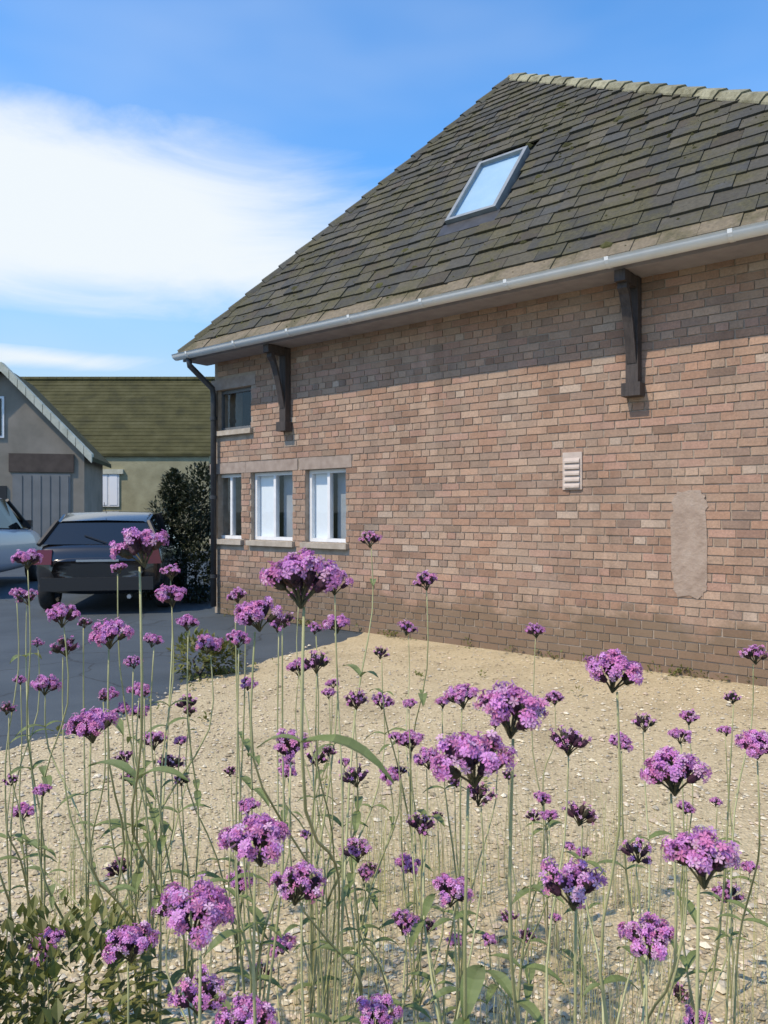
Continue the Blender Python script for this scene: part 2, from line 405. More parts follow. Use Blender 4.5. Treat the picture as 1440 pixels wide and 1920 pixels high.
# bricks
pal = [(.86 * q[0], .81 * q[1], .755 * q[2]) for q in [(.42, .275, .205), (.39, .27, .21), (.45, .315, .24), (.36, .235, .175), (.47, .35, .275), (.40, .30, .24), (.44, .29, .235), (.34, .25, .205), (.43, .32, .25), (.38, .26, .20)]]
def brick_hexa(u0, u1, z0, z1, rnd):
    j = lambda s: rnd.uniform(-s, s)
    pr = rnd.uniform(-.0025, .003)
    f = [P(u0 + j(.002), WV + pr + j(.001), z0 + j(.002)), P(u1 + j(.002), WV + pr + j(.001), z0 + j(.002)),
         P(u1 + j(.002), WV + pr + j(.001), z1 + j(.002)), P(u0 + j(.002), WV + pr + j(.001), z1 + j(.002))]
    e = .004
    b = [P(u0 - e, WV + .03, z0 - e), P(u1 + e, WV + .03, z0 - e), P(u1 + e, WV + .03, z1 + e), P(u0 - e, WV + .03, z1 + e)]
    b = [P(u0, WV + .03, z0), P(u1, WV + .03, z0), P(u1, WV + .03, z1), P(u0, WV + .03, z1)]
    return f + b, [(0, 1, 2, 3), (1, 0, 4, 5), (2, 1, 5, 6), (3, 2, 6, 7), (0, 3, 7, 4)]
bricks = []; rnd = random.Random(3)
COURSE, BL, J = .0752, .225, .011
ncourse = int(WT / COURSE)
LINT = [(o[0] - .10, o[1] + .10, o[3], o[3] + .15) for o in OPEN] + [(o[0] - .05, o[1] + .05, o[2] - .075, o[2]) for o in OPEN]
HOLES = OPEN + LINT
for k in range(ncourse):
    za, zb = k * COURSE + J / 2, (k + 1) * COURSE - J / 2
    header = (k % 4 == 3)
    step = BL / 2 if header else BL
    u = U0 - (0 if k % 2 == 0 else step / 2)
    while u < U1:
        ua, ub = max(u + J / 2, U0), min(u + step - J / 2, U1)
        u += step + rnd.uniform(-.003, .003)
        segs = [(ua, ub)]
        for (a, b, c, d_) in HOLES:
            if zb <= c or za >= d_: continue
            ns = []
            for (s, t) in segs:
                if t <= a or s >= b: ns.append((s, t)); continue
                if s < a: ns.append((s, a - .003))
                if t > b: ns.append((b + .003, t))
            segs = ns
        for (s, t) in segs:
            if t - s < .025: continue
            base = pal[rnd.randrange(len(pal))]; kf = rnd.uniform(.90, 1.12) * 1.04
            if rnd.random() < .05: kf *= .76
            if rnd.random() < .03: base = (.42, .325, .255)
            c = tuple(q * kf for q in base)
            um = (s + t) / 2; p = P(um, WV, (za + zb) / 2)
            inview = abs(p.x / p.y) < .52
            bricks.append((p.y if inview else 1e3 + p.y, brick_hexa(s, t, za, zb, rnd), c, t - s))
bricks.sort(key=lambda q: q[0] - .6 * q[3])
rest = MB()
for i, (dp, (v, f), c, ln) in enumerate(bricks):
    if i < 300:
        b = MB(); b.add(v, f, c); b.build('brick', M_BRICK, wallo)
    else: rest.add(v, f, c)
stuff(rest.build('brickwork', M_BRICK, wallo))

# lintels and sills
for o in OPEN:
    b = MB(); b.box(o[0] - .097, o[1] + .097, WV - .004, WV + .12, o[3] + .003, o[3] + .147, P); b.build('lintel', M_LINTEL, bld)
def window(o, white, blind, split=True):
    w = MB(); t = .045; v0, v1 = WV + .07, WV + .13
    a, b, c, d_ = o[0] + .004, o[1] - .004, o[2] + .004, o[3] - .004
    w.box(a, a + t, v0, v1, c, d_, P); w.box(b - t, b, v0, v1, c, d_, P)
    w.box(a + t, b - t, v0, v1, c, c + t, P); w.box(a + t, b - t, v0, v1, d_ - t, d_, P)
    mid = (a + b) / 2
    if split: w.box(mid - .022, mid + .022, v0 - .003, v1, c + t, d_ - t, P)
    m = M_WHITE if white else M_GREYFRAME
    wo = w.build('window', m, bld)
    spans = [(a + t, mid - .022), (mid + .022, b - t)] if split else [(a + t, b - t)]
    for (s, e) in spans:
        p = MB(); p.quad(P(s, WV + .098, c + t), P(e, WV + .098, c + t), P(e, WV + .098, d_ - t), P(s, WV + .098, d_ - t)); p.build('pane', M_GLASS, wo)
    s_ = MB(); s_.box(o[0] - .045, o[1] + .045, WV - .05, WV + .20, o[2] - .07, o[2] - .004, P); s_.build('sill', M_STONE, wo)
    if blind is not None:
        s, e = spans[1 - blind]; q = MB(); q.box(s - .012, e + .01, WV + .22, WV + .224, c + .02, d_ - .02, P); q.build('curtain', M_CURTAIN, wo)
        s, e = spans[blind]; q = MB(); q.box(s - .01, e + .012, WV + .135, WV + .139, c + .02, d_ - .02, P); q.build('blind', M_BLIND, wo)
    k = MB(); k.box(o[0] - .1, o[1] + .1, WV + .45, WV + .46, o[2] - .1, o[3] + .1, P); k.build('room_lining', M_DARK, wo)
window(WINS[0], True, None); window(WINS[1], True, 0); window(WINS[2], True, 0); window(SMALL, False, None, False)

# ---- roof
UL, UR, VB = -.22, 9.25, 6.3
APU, APV, APZ = 3.22, 3.15, 7.62
def roof_z(v): return EAVE + (APZ - EAVE) * v / APV
SL = math.hypot(APV, APZ - EAVE)              # slope length of the front plane
pn = Vector((-(NX) * (APZ - EAVE), -(NY) * (APZ - EAVE), APV)).normalized()
def RP(u, s, h=0.):
    v = APV * s / SL
    return P(u, v, EAVE + (APZ - EAVE) * s / SL) + pn * h
roof = MB(); ap = P(APU, APV, APZ - .03)
cor = [P(UL, 0, EAVE - .03), P(UR, 0, EAVE - .03), P(UR, VB, EAVE - .03), P(UL, VB, EAVE - .03)]
def pix_roof(x, y):
    dirv = Vector(((x - 720) / F, 1, (960 - y) / F)); p0 = P(0, 0, EAVE); t = (p0 - Vector((0, 0, EYE))).dot(pn) / dirv.dot(pn)
    q = Vector((0, 0, EYE)) + dirv * t; rel = q - p0
    u = rel.x * DX + rel.y * DY; v = rel.x * NX + rel.y * NY
    return u, v / APV * SL
ua, sa_ = pix_roof(853, 438); ub, sb = pix_roof(984, 276)
uc, sc_ = pix_roof(919, 357); SKY = (uc - .33, uc + .33, sc_ - .60, sc_ + .60)
for i in range(4):
    roof.quad(cor[i], cor[(i + 1) % 4], ap, c=(.085, .085, .075))
roofo = roof.build('roof', M_SLATE, bld)

def clip(poly, a, b, c):
    out = []
    for i in range(len(poly)):
        p, q = poly[i], poly[(i + 1) % len(poly)]; dp, dq = a * p[0] + b * p[1] + c, a * q[0] + b * q[1] + c
        if dp >= 0: out.append(p)
        if dp * dq < 0: t = dp / (dp - dq); out.append((p[0] + (q[0] - p[0]) * t, p[1] + (q[1] - p[1]) * t))
    return out
spal = [(.080, .080, .072), (.095, .092, .080), (.065, .067, .064), (.105, .100, .080), (.075, .080, .082), (.115, .108, .082), (.058, .060, .058), (.085, .075, .060)]
slates = []; rnd = random.Random(8); s = -.05; k = 0
while s < SL - .05:
    gauge = .205 - .075 * max(s, 0) / SL
    hgt = gauge * 1.75
    u = UL - .3 - rnd.random() * .2
    while u < UR:
        w = rnd.uniform(.17, .36) * (1 - .3 * max(s, 0) / SL)
        segs = [(u + .003, u + w - .003)]; u += w
        if s + hgt > SKY[2] - .06 and s < SKY[3] + .04:
            ns = []
            for (p, q) in segs:
                if q <= SKY[0] - .05 or p >= SKY[1] + .05: ns.append((p, q))
                else:
                    if p < SKY[0] - .05: ns.append((p, SKY[0] - .05))
                    if q > SKY[1] + .05: ns.append((SKY[1] + .05, q))
                    if s < SKY[2] - .08 and gauge < 1: pass
            segs = ns
        for (p, q) in segs:
            if q - p < .03: continue
            lo = s + rnd.uniform(-.012, .012); top = min(s + hgt, SL)
            poly = [(p, lo + rnd.uniform(-.008, .008)), (q, lo + rnd.uniform(-.008, .008)), (q, top), (p, top)]
            poly = clip(poly, SL, -(APU - UL), -UL * SL + .0)           # right of the left hip
            if len(poly) >= 3: poly = clip(poly, -SL, -(UR - APU), UR * SL)
            if len(poly) < 3: continue
            th = rnd.uniform(.016, .030); tilt = .03; lift = rnd.uniform(0, .006)
            up, dn = [], []
            for (a, b) in poly:
                h = lift + .004 + tilt * max(0, 1 - (b - s) / hgt)
                up.append(RP(a, b, h + th)); dn.append(RP(a, b, h))
            n = len(poly)
            fs = [tuple(range(n))] + [(i, n + i, n + (i + 1) % n, (i + 1) % n) for i in range(n)]
            kf = rnd.uniform(.64, .90); q_ = spal[rnd.randrange(8)]; c = (q_[0] * kf * 1.06, q_[1] * kf, q_[2] * kf * .90)
            if k == 0: c = tuple(x * 1.5 for x in (.13, .105, .07))
            ctr = sum(up, Vector()) / n
            inv = abs(ctr.x / ctr.y) < .52
            area = (q - p) / ctr.y
            slates.append(((0 if inv else 1), -area, up + dn, fs, c))
    s += gauge; k += 1
slates.sort(key=lambda q: (q[0], q[1])); rest = MB()
for i, (_, _, v, f, c) in enumerate(slates):
    if i < 300: b = MB(); b.add(v, f, c); b.build('slate', M_SLATE, roofo)
    else: rest.add(v, f, c)
if rest.v: stuff(rest.build('slating', M_SLATE, roofo))

mo = MB(); rm_ = random.Random(44)
for _ in range(620):
    s_ = SL * (1 - math.sqrt(rm_.random())) * .98; lo_ = UL + (APU - UL) * s_ / SL + .1; hi_ = UR + (APU - UR) * s_ / SL - .1
    u_ = rm_.uniform(lo_, hi_)
    if SKY[0] - .15 < u_ < SKY[1] + .15 and SKY[2] - .3 < s_ < SKY[3] + .15: continue
    rr = rm_.uniform(.012, .045) * (1 + (rm_.random() < .1)); ct_ = RP(u_, s_, .045); ex_ = Vector((DX, DY, 0)); ey_ = pn.cross(ex_)
    rg = [ct_ - pn * .03 + (ex_ * math.cos(a_) * rm_.uniform(.7, 1.4) + ey_ * math.sin(a_) * rm_.uniform(.6, 1.0)) * rr for a_ in [k_ * 1.0472 for k_ in range(6)]]
    r2 = [ct_ + (q_ - ct_) * .55 + pn * rr * .35 for q_ in rg]; kk = rm_.uniform(.6, 1.2)
    mo.add(rg + r2 + [ct_ + pn * rr * .45], [(k_, (k_ + 1) % 6, 6 + (k_ + 1) % 6, 6 + k_) for k_ in range(6)] + [(6 + k_, 6 + (k_ + 1) % 6, 12) for k_ in range(6)], (.075 * kk, .073 * kk, .022 * kk))
mm_ = Mat('cushion_moss', rough=.95); mm_.color(mm_.attr()); mm_.bump(mm_.noise(260, 4), .8, .006)
stuff(mo.build('moss_cushions', mm_.m, roofo))

# hip tiles: sunlight on lichen painted into the right hip, left hip painted dark
def hips(p, q, pale, rnd):
    p, q = Vector(p), Vector(q); L = (q - p).length; t = (q - p).normalized(); side = t.cross(Vector((0, 0, 1))).normalized(); upv = side.cross(t).normalized()
    n = int(L / .30)
    for i in range(n):
        a, b = p + t * (L * i / n - .02), p + t * (L * (i + 1) / n + .012)
        mb = MB(); r0, r1 = .125, .105
        prof = [(-1, -.62), (-.72, -.1), (0, .22), (.72, -.1), (1, -.62)]
        va = [a + side * (x * r0) + upv * (y * r0 + .055 + rnd.uniform(0, .008)) for x, y in prof]
        vb = [b + side * (x * r1) + upv * (y * r1 + .040) for x, y in prof]
        va2 = [x - upv * .02 for x in va]; vb2 = [x - upv * .02 for x in vb]
        kf = rnd.uniform(.8, 1.2)
        c = tuple(x * kf for x in ((.30, .285, .19) if pale else (.075, .075, .065)))  # right hip's sunlit side is put into this paler lichen tone
        m5 = 5; v = va + vb + va2 + vb2
        f = [(i_, i_ + 1, m5 + i_ + 1, m5 + i_) for i_ in range(4)] + [(10 + i_, 15 + i_, 15 + i_ + 1, 10 + i_ + 1) for i_ in range(4)]
        f += [(i_, 10 + i_, 10 + i_ + 1, i_ + 1) for i_ in range(4)] + [(0, 5, 15, 10), (4, 14, 19, 9)] + [(5 + i_, 5 + i_ + 1, 15 + i_ + 1, 15 + i_) for i_ in range(4)]
        mb.add(v, f, c); mb.build('hip_tile', M_SUNLIT_LICHEN if pale else M_SLATE, roofo)
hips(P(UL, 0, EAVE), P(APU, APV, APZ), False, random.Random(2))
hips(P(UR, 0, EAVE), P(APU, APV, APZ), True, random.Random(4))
# skylight
sk = MB(); a, b, c, d_ = SKY; t = .045
for (x0, x1, y0, y1) in ((a, a + t, c, d_), (b - t, b, c, d_), (a + t, b - t, c, c + t), (a + t, b - t, d_ - t, d_)):
    sk.box(x0, x1, y0, y1, 0, .10, lambda x, y, z: RP(x, y, z))
sko = sk.build('skylight', M_SKYFRAME, bld)
mb = MB(); mb.quad(RP(a + t, c + t, .078), RP(b - t, c + t, .078), RP(b - t, d_ - t, .078), RP(a + t, d_ - t, .078)); mb.build('pane', M_GLASS, sko)
mb = MB(); mb.box(a + t, b - t, c + t, d_ - t, .035, .04, lambda x, y, z: RP(x, y, z)); mb.build('blind', M_BLUEBLIND, sko)
mb = MB(); mb.box(a - .05, b + .05, c - .22, c - .003, .035, .05, lambda x, y, z: RP(x, y, z)); mb.build('flashing', M_IRON, sko)

# eaves: soffit, fascia, gutter, brackets
mb = MB(); mb.box(UL + .02, UR - .02, .035, WV + .05, EAVE - .105, EAVE - .085, P); mb.build('soffit', M_SOFFIT, bld)
mb = MB(); mb.box(UL + .01, UR - .01, .005, .033, EAVE - .112, EAVE - .012, P); mb.build('fascia_board', M_SOFFIT, bld)
g = MB(); n = 9
def gut(u0, u1):
    r = .076; rows = []
    for (u, rr) in ((u0, r), (u1, r), (u1, r - .008), (u0, r - .008)):
        rows.append([P(u, -.086 + rr * math.cos(math.pi + math.pi * k / 8), EAVE - .03 + rr * math.sin(math.pi + math.pi * k / 8) - .0) for k in range(9)])
    v = [p for r_ in rows for p in r_]; f = []
    for a_, b_ in ((0, 1), (1, 2), (2, 3), (3, 0)):
        for k in range(8): f.append((a_ * 9 + k, b_ * 9 + k, b_ * 9 + k + 1, a_ * 9 + k + 1))
    f += [(0, 9, 18, 27), (8, 35, 26, 17)]
    g.add(v, f)
gut(UL - .02, UR + .02)
go = g.build('gutter', M_GUTTER, bld, True)
for i in range(10):
    uu = UL + .3 + i * .98
    mb = MB(); r = .080
    ring_ = [P(uu - .018, -.086 + r * math.cos(math.pi + math.pi * k / 8), EAVE - .03 + r * math.sin(math.pi + math.pi * k / 8)) for k in range(9)]
    ring2 = [p + Vector((DX, DY, 0)) * .036 for p in ring_]
    mb.add(ring_ + ring2, [(k, k + 1, 10 + k, 9 + k) for k in range(8)]); mb.build('gutter_clip', M_GUTTER, go)
def bracket(u):
    bo = MB(); w = .055; z0_, z1_ = EAVE - .112, EAVE - 1.05
    bo.box(u - w, u + w, WV - .10, WV - .006, z1_, z0_, P)
    o = bo.build('eaves_bracket', M_TIMBER, bld)
    a_ = MB(); a_.box(u - w + .008, u + w - .008, -.02, WV - .102, z0_ - .10, z0_ - .003, P); a_.build('bracket_arm', M_TIMBER, o)
    st = MB(); prev = None; cs = []
    for k in range(6):
        t_ = k / 5; v = WV - .105 - (WV - .14) * t_; z = z1_ + .22 + (z0_ - .10 - z1_ - .22) * (1 - (1 - t_) ** 1.6)
        cs.append((v, z))
    for (va, za), (vb, zb) in zip(cs, cs[1:]):
        p = [P(u - w + .012, va, za - .05), P(u + w - .012, va, za - .05), P(u + w - .012, vb, zb - .05), P(u - w + .012, vb, zb - .05),
             P(u - w + .012, va, za + .05), P(u + w - .012, va, za + .05), P(u + w - .012, vb, zb + .05), P(u - w + .012, vb, zb + .05)]
        st.hexa(p)
    st.build('brace', M_TIMBER, o)
    # stone corbel the bracket stands on
    cb = MB(); cb.box(u - .085, u + .085, WV - .13, WV - .006, z1_ - .12, z1_ - .003, P); cb.build('corbel', M_TIMBER, o)
bracket(on_wall(540, 700)[0]); bracket(on_wall(1192, 640)[0])
# downpipe on the far corner
mb = MB(); u = U0 - .02
mb.tube([P(u - .06, -.07, EAVE - .09), P(u - .06, -.05, EAVE - .2), P(u + .02, WV - .09, EAVE - .48), P(u + .02, WV - .07, EAVE - .6), P(u + .02, WV - .07, .1)], .04, 10)
dp = mb.build('downpipe', M_IRON, bld, True)
for z in (2.7, 1.6, .5):
    mb = MB(); mb.tube([P(u + .02, WV - .07, z), P(u + .02, WV - .07, z + .05)], .05, 10); mb.build('pipe_collar', M_IRON, dp)
# air vent, render patch
a, b, c, d_ = rect(1056, 848, 1092, 918)
vt = MB(); vt.box(a, b, WV - .014, WV + .02, c, d_, P); vo = vt.build('air_vent', M_VENT, bld)
for k in range(5):
    zz = c + .03 + (d_ - c - .06) * k / 5
    mb = MB(); mb.hexa([P(a + .02, WV - .016, zz), P(b - .02, WV - .016, zz), P(b - .02, WV - .034, zz - .012), P(a + .02, WV - .034, zz - .012),
                        P(a + .02, WV - .016, zz + .036), P(b - .02, WV - .016, zz + .036), P(b - .02, WV - .034, zz + .006), P(a + .02, WV - .034, zz + .006)])
    mb.build('louvre', M_VENT, vo)
a, b, c, d_ = rect(1258, 920, 1328, 1120)
mb = MB(); rnd = random.Random(9); rim = []
for k in range(44):
    t = 2 * math.pi * k / 44; ct, st_ = math.cos(t), math.sin(t)
    e = lambda x: math.copysign(abs(x) ** .35, x)
    rim.append(((a + b) / 2 + e(ct) * (b - a) / 2 * rnd.uniform(.86, 1.06), (c + d_) / 2 + e(st_) * (d_ - c) / 2 * rnd.uniform(.95, 1.03)))
v = [P(x, WV - .006, z) for x, z in rim] + [P(x, WV + .01, z) for x, z in rim]
mb.add(v, [tuple(range(44))] + [(i, 44 + i, 44 + (i + 1) % 44, (i + 1) % 44) for i in range(44)]); mb.build('render_patch', M_PATCH, bld)

# ------------------------------------------------------------------ leaves and shrubs
def leaf_mass(mb, rnd, centre, rad, n, size, tone=(.7, 1.25), shell=.45, zmin=.02):
    for _ in range(n):
        while True:
            p = Vector((rnd.uniform(-1, 1), rnd.uniform(-1, 1), rnd.uniform(-1, 1)))
            if shell < p.length < 1: break
        q = Vector((centre[0] + p.x * rad[0], centre[1] + p.y * rad[1], centre[2] + p.z * rad[2]))
        if q.z < zmin: continue
        dirv = (p.normalized() + Vector((rnd.uniform(-.8, .8), rnd.uniform(-.8, .8), rnd.uniform(-.4, .9)))).normalized()
        sd = dirv.cross(Vector((rnd.uniform(-.3, .3), rnd.uniform(-.3, .3), 1))).normalized(); nn = sd.cross(dirv)
        L = size * rnd.uniform(.6, 1.3); w = L * rnd.uniform(.22, .32); k = rnd.uniform(*tone)
        c = (k * rnd.uniform(.9, 1.1), k, k * rnd.uniform(.7, 1.0))
        mid = q + dirv * L * .5 + nn * L * .06
        mb.add([q, mid - sd * w, q + dirv * L - nn * L * .08, mid + sd * w], [(0, 1, 2), (0, 2, 3)], c)
def shrub(name, label, cat, base, lobes, n, size, mat, rnd, stems=4):
    o = thing(name, label, cat, base); mb = MB()
    for (x, y, z, rx, ry, rz) in lobes: leaf_mass(mb, rnd, (base[0] + x, base[1] + y, z), (rx, ry, rz), n, size)
    mb.build('foliage', mat, o)
    s_ = MB()
    for k in range(stems):
        l = lobes[k % len(lobes)]; b0 = Vector(base) + Vector((rnd.uniform(-.06, .06), rnd.uniform(-.06, .06), 0))
        e = Vector((base[0] + l[0], base[1] + l[1], l[2])); s_.tube([b0, b0.lerp(e, .5) + Vector((rnd.uniform(-.05, .05), 0, .05)), e], [.014, .010, .005], 6)
    s_.build('stem', M_TIMBER, o); return o
rnd = random.Random(21)
shrub('evergreen_shrub', 'dark evergreen shrub against the far corner of the brick building', 'shrub', (-3.05, 12.0, 0),
      [(0, 0, .7, .50, .5, .8), (-.2, .2, 1.35, .40, .4, .55), (.12, -.1, 1.6, .36, .4, .62), (-.55, .3, .9, .45, .4, .85), (-.75, .2, .6, .4, .4, .65), (-.38, .1, 1.72, .22, .25, .38), (.1, -.35, .45, .42, .3, .5)], 1500, .075, M_HEDGE, rnd)
shrub('low_garden_shrub', 'low leafy green shrub in the bottom left corner', 'shrub', (-.70, 1.28, 0),
      [(-.06, .02, .34, .22, .22, .32), (.13, -.05, .28, .18, .2, .27), (-.18, .10, .48, .14, .16, .24), (.07, .14, .44, .19, .18, .22)], 900, .032, M_SHRUB, rnd)
shrub('small_verge_plant', 'small yellow green plant where asphalt meets gravel', 'plant', (-1.62, 6.4, 0),
      [(0, 0, .18, .22, .2, .2), (.2, .1, .14, .16, .14, .15)], 420, .06, M_SHRUB, rnd, 2)

def foot_weeds():
    rnd = random.Random(14); mb = MB()
    for _ in range(95):
        u = rnd.uniform(.3, 9.0)
        if rnd.random() < .45: u = rnd.gauss(rnd.choice([1.9, 3.3, 5.2, 6.4, 7.6]), .12)
        p = P(u, WV - rnd.uniform(.01, .10), 0); k = rnd.uniform(.5, 1.1)
        leaf_mass(mb, rnd, (p.x, p.y, .02), (.05 * k, .05 * k, .07 * k), rnd.randint(5, 14), .035, zmin=.004, shell=.1)
    for _ in range(26):
        y = rnd.uniform(3.2, 7.4); x = edge_x(y) + rnd.uniform(-.05, .25) if rnd.random() < .5 else rnd.uniform(-.4, .45) * y
        if (x - AX) * NX + (y - AY) * NY > .2 or x < edge_x(y) - .1: continue
        leaf_mass(mb, rnd, (x, y, .02), (.05, .05, .05), rnd.randint(6, 16), .035, zmin=.01, shell=.1)
    o = mb.build('wall_foot_weeds', M_SHRUB); o.name = 'low_weeds'; stuff(o); tag(o, 'tiny green weeds along the wall foot and dotted over the gravel', 'weeds')
foot_weeds()
# ------------------------------------------------------------------ verbena
PINK = [(.80, .34, .68), (.78, .29, .60), (.80, .40, .74), (.76, .28, .50), (.84, .52, .70), (.66, .27, .64)]
DARK = [(.045, .012, .030), (.060, .018, .034), (.032, .012, .026), (.055, .030, .020), (.040, .034, .016)]
def head_mesh(seed, bloom):
    "domed cluster: dark calyx spikes, each tipped with a ruff of small five-petalled flowers; about 48 mm across"
    rnd = random.Random(seed); cal, pet = MB(), MB()
    k = rnd.randint(9, 12)
    hub = Vector((0, 0, -.036))
    for i in range(k):
        a = i * 2.4 + rnd.uniform(-.3, .3); th = 1.02 * math.sqrt((i + .15) / k) + rnd.uniform(-.08, .08)
        dirv = Vector((math.cos(a) * math.sin(th), math.sin(a) * math.sin(th), math.cos(th)))
        L = rnd.uniform(.015, .021)
        base = hub + Vector((0, 0, .004)) + dirv * rnd.uniform(.013, .018)
        tip = base + dirv * L; c = DARK[rnd.randrange(5)]
        cal.tube([hub, hub.lerp(base, .5) + Vector((0, 0, .001)), base], [.0013, .0010, .0010], 5, (.06, .055, .022))
        cal.tube([base, base + dirv * L * .15, base + dirv * L * .65, tip], [.0012, .0036, .0046, .0028], 7, c)
        sd = dirv.orthogonal().normalized(); td = dirv.cross(sd)
        for j in range(14):                      # calyx teeth
            t = rnd.uniform(.15, 1.0); an = rnd.uniform(0, 6.28); o_ = (sd * math.cos(an) + td * math.sin(an))
            p = base + dirv * L * t + o_ * .0038; q = p + (o_ * .7 + dirv).normalized() * .0055; s2 = dirv.cross(o_) * .0013
            cc = tuple(x * rnd.uniform(.7, 1.7) for x in c)
            cal.add([p - s2, p + s2, q], [(0, 1, 2)], cc)
        nf = int(rnd.uniform(14, 20) * bloom)
        for j in range(nf):
            an = 6.283 * j / max(nf, 1) * 1.618 * 2 + rnd.random(); tilt = rnd.uniform(.1, 1.4)
            o_ = (sd * math.cos(an) + td * math.sin(an)); ax = (dirv * math.cos(tilt) + o_ * math.sin(tilt)).normalized()
            t = rnd.uniform(.55, 1.0); ctr = base + dirv * L * t + ax * rnd.uniform(.0065, .0105)
            fx = ax.orthogonal().normalized(); fy = ax.cross(fx); rot = rnd.random() * 6.28; pr = rnd.uniform(.0030, .0043)
            c2 = PINK[rnd.randrange(6)]; kf = rnd.uniform(.8, 1.12); c2 = tuple(min(.85, x * kf) for x in c2)
            pet.tube([ctr - ax * .008, ctr], [.0006, .0009], 4, tuple(x * .7 for x in c2), False)
            for q in range(5):
                b0 = rot + q * 1.2566; e1 = fx * math.cos(b0 - .42) + fy * math.sin(b0 - .42); e2 = fx * math.cos(b0) + fy * math.sin(b0); e3 = fx * math.cos(b0 + .42) + fy * math.sin(b0 + .42)
                pet.quad(ctr, ctr + e1 * pr * .85 + ax * .0008, ctr + e2 * pr * 1.15 + ax * .0002, ctr + e3 * pr * .85 + ax * .0008, c=c2)
    return cal.mesh('flower_head', M_CALYX), (pet.mesh('florets', M_PETAL) if pet.v else None)
HEADS = {'full': [head_mesh(100 + i, 1.15) for i in range(5)], 'part': [head_mesh(200 + i, .55) for i in range(4)], 'spent': [head_mesh(300 + i, .14) for i in range(4)]}
LEAFM = []
for sd_ in range(3):
    rnd_ = random.Random(sd_); mb = MB(); n = 6
    for i in range(n):
        t0, t1 = i / n, (i + 1) / n; w = lambda t: .010 * math.sin(math.pi * min(t * .92 + .08, 1)) ** .8 * (1 + .18 * math.sin(t * 40))
        p = lambda t, s: (t * .085, s * w(t), .012 * math.sin(t * 2.6) - .03 * t * t + abs(s) * .003)
        k = rnd_.uniform(.85, 1.15)
        mb.quad(p(t0, -1), p(t1, -1), p(t1, 0), p(t0, 0), c=(k, k, k)); mb.quad(p(t0, 0), p(t1, 0), p(t1, 1), p(t0, 1), c=(k * 1.1, k * 1.1, k))
    LEAFM.append(mb.mesh('leaf', M_LEAF))
def place(name, data, parent, loc, rot, scl):
    o = bpy.data.objects.new(name, data); col.objects.link(o)
    Mx = Matrix.LocRotScale(Vector(loc), rot, Vector((scl,) * 3))
    o.parent = parent; o.matrix_parent_inverse = world_of(parent).inverted(); o.matrix_basis = Mx
    return o
def verbena(label, heads, rnd, group=None, base=None, nleaf=3, bend=.03):
    "heads: list of (point, size factor, kind)"
    cx = sum(h[0].x for h in heads) / len(heads); cy = sum(h[0].y for h in heads) / len(heads)
    b = base or Vector((cx + rnd.uniform(-.05, .05), cy + rnd.uniform(.0, .08), 0))
    root = thing('verbena_plant', label, 'flower', b, group)
    st = MB(); zlow = min(h[0].z for h in heads)
    fork = Vector((b.x * .6 + cx * .4, b.y * .6 + cy * .4, max(.10, zlow * .48)))
    one = len(heads) == 1
    for i, (p, sf, kind) in enumerate(heads):
        b0 = b + Vector((rnd.uniform(-.012, .012), rnd.uniform(-.012, .012), 0))
        f0 = fork + Vector((rnd.uniform(-.012, .012), rnd.uniform(-.012, .012), rnd.uniform(-.04, .04)))
        top = p + Vector((0, 0, -.035 * sf))
        below = top + Vector((rnd.uniform(-.008, .008), rnd.uniform(-.008, .008), -.22 * (top.z - f0.z) - .03))
        if i == 0 or (not one and i < 2): pth = [b0, b0.lerp(f0, .5) + Vector((rnd.uniform(-bend, bend) * .5, 0, 0)), f0]
        else: pth = [f0]
        mid = f0.lerp(below, .55) + Vector((rnd.uniform(-bend, bend), rnd.uniform(-bend, bend), .01))
        pth += [mid, below, top]
        rad = [.0030 - .0017 * k / (len(pth) - 1) for k in range(len(pth))]
        # smooth the path
        sm = [pth[0]]
        for q0, q1, q2, q3 in zip([pth[0]] + pth[:-2], pth[:-1], pth[1:], pth[2:] + [pth[-1]]):
            for t in (.33, .66, 1.0):
                sm.append(.5 * ((2 * q1) + (q2 - q0) * t + (2 * q0 - 5 * q1 + 4 * q2 - q3) * t * t + (3 * q1 - q0 - 3 * q2 + q3) * t ** 3))
        rad = [.0031 - .0018 * k / (len(sm) - 1) for k in range(len(sm))]
        st.tube(sm, rad, 5)
        cm, pm = HEADS[kind][rnd.randrange(len(HEADS[kind]))]
        from mathutils import Euler
        rot = Euler((rnd.uniform(-.22, .22), rnd.uniform(-.22, .22), rnd.uniform(0, 6.28))).to_quaternion()
        h = place('flower_head', cm, root, p, rot, sf)
        if pm: place('florets', pm, h, p, rot, sf)
        # leaf pair at a node
        for frac in ((rnd.uniform(.35, .6),) if rnd.random() < .55 else (rnd.uniform(.25, .45), rnd.uniform(.6, .82))):
            nd = sm[max(2, int(len(sm) * frac))]; a0 = rnd.uniform(0, 3.14)
            for s_ in (0, math.pi):
                place('leaf', LEAFM[rnd.randrange(3)], root, nd, Euler((0, rnd.uniform(-.5, .1), a0 + s_)).to_quaternion(), rnd.uniform(.45, 1.0))
    st.build('stem', M_STEM, root, True)
    return root
def H(x, y, px, kind='full'):
    "a head seen at photo pixel x, y spanning px pixels; heads are about 52 mm across"
    Z = F * .052 / px; k = 1.0
    if px < 30: Z = F * .040 / px; k = .77
    return (at(x, y, Z), k * 1.08, kind)
rnd = random.Random(77)
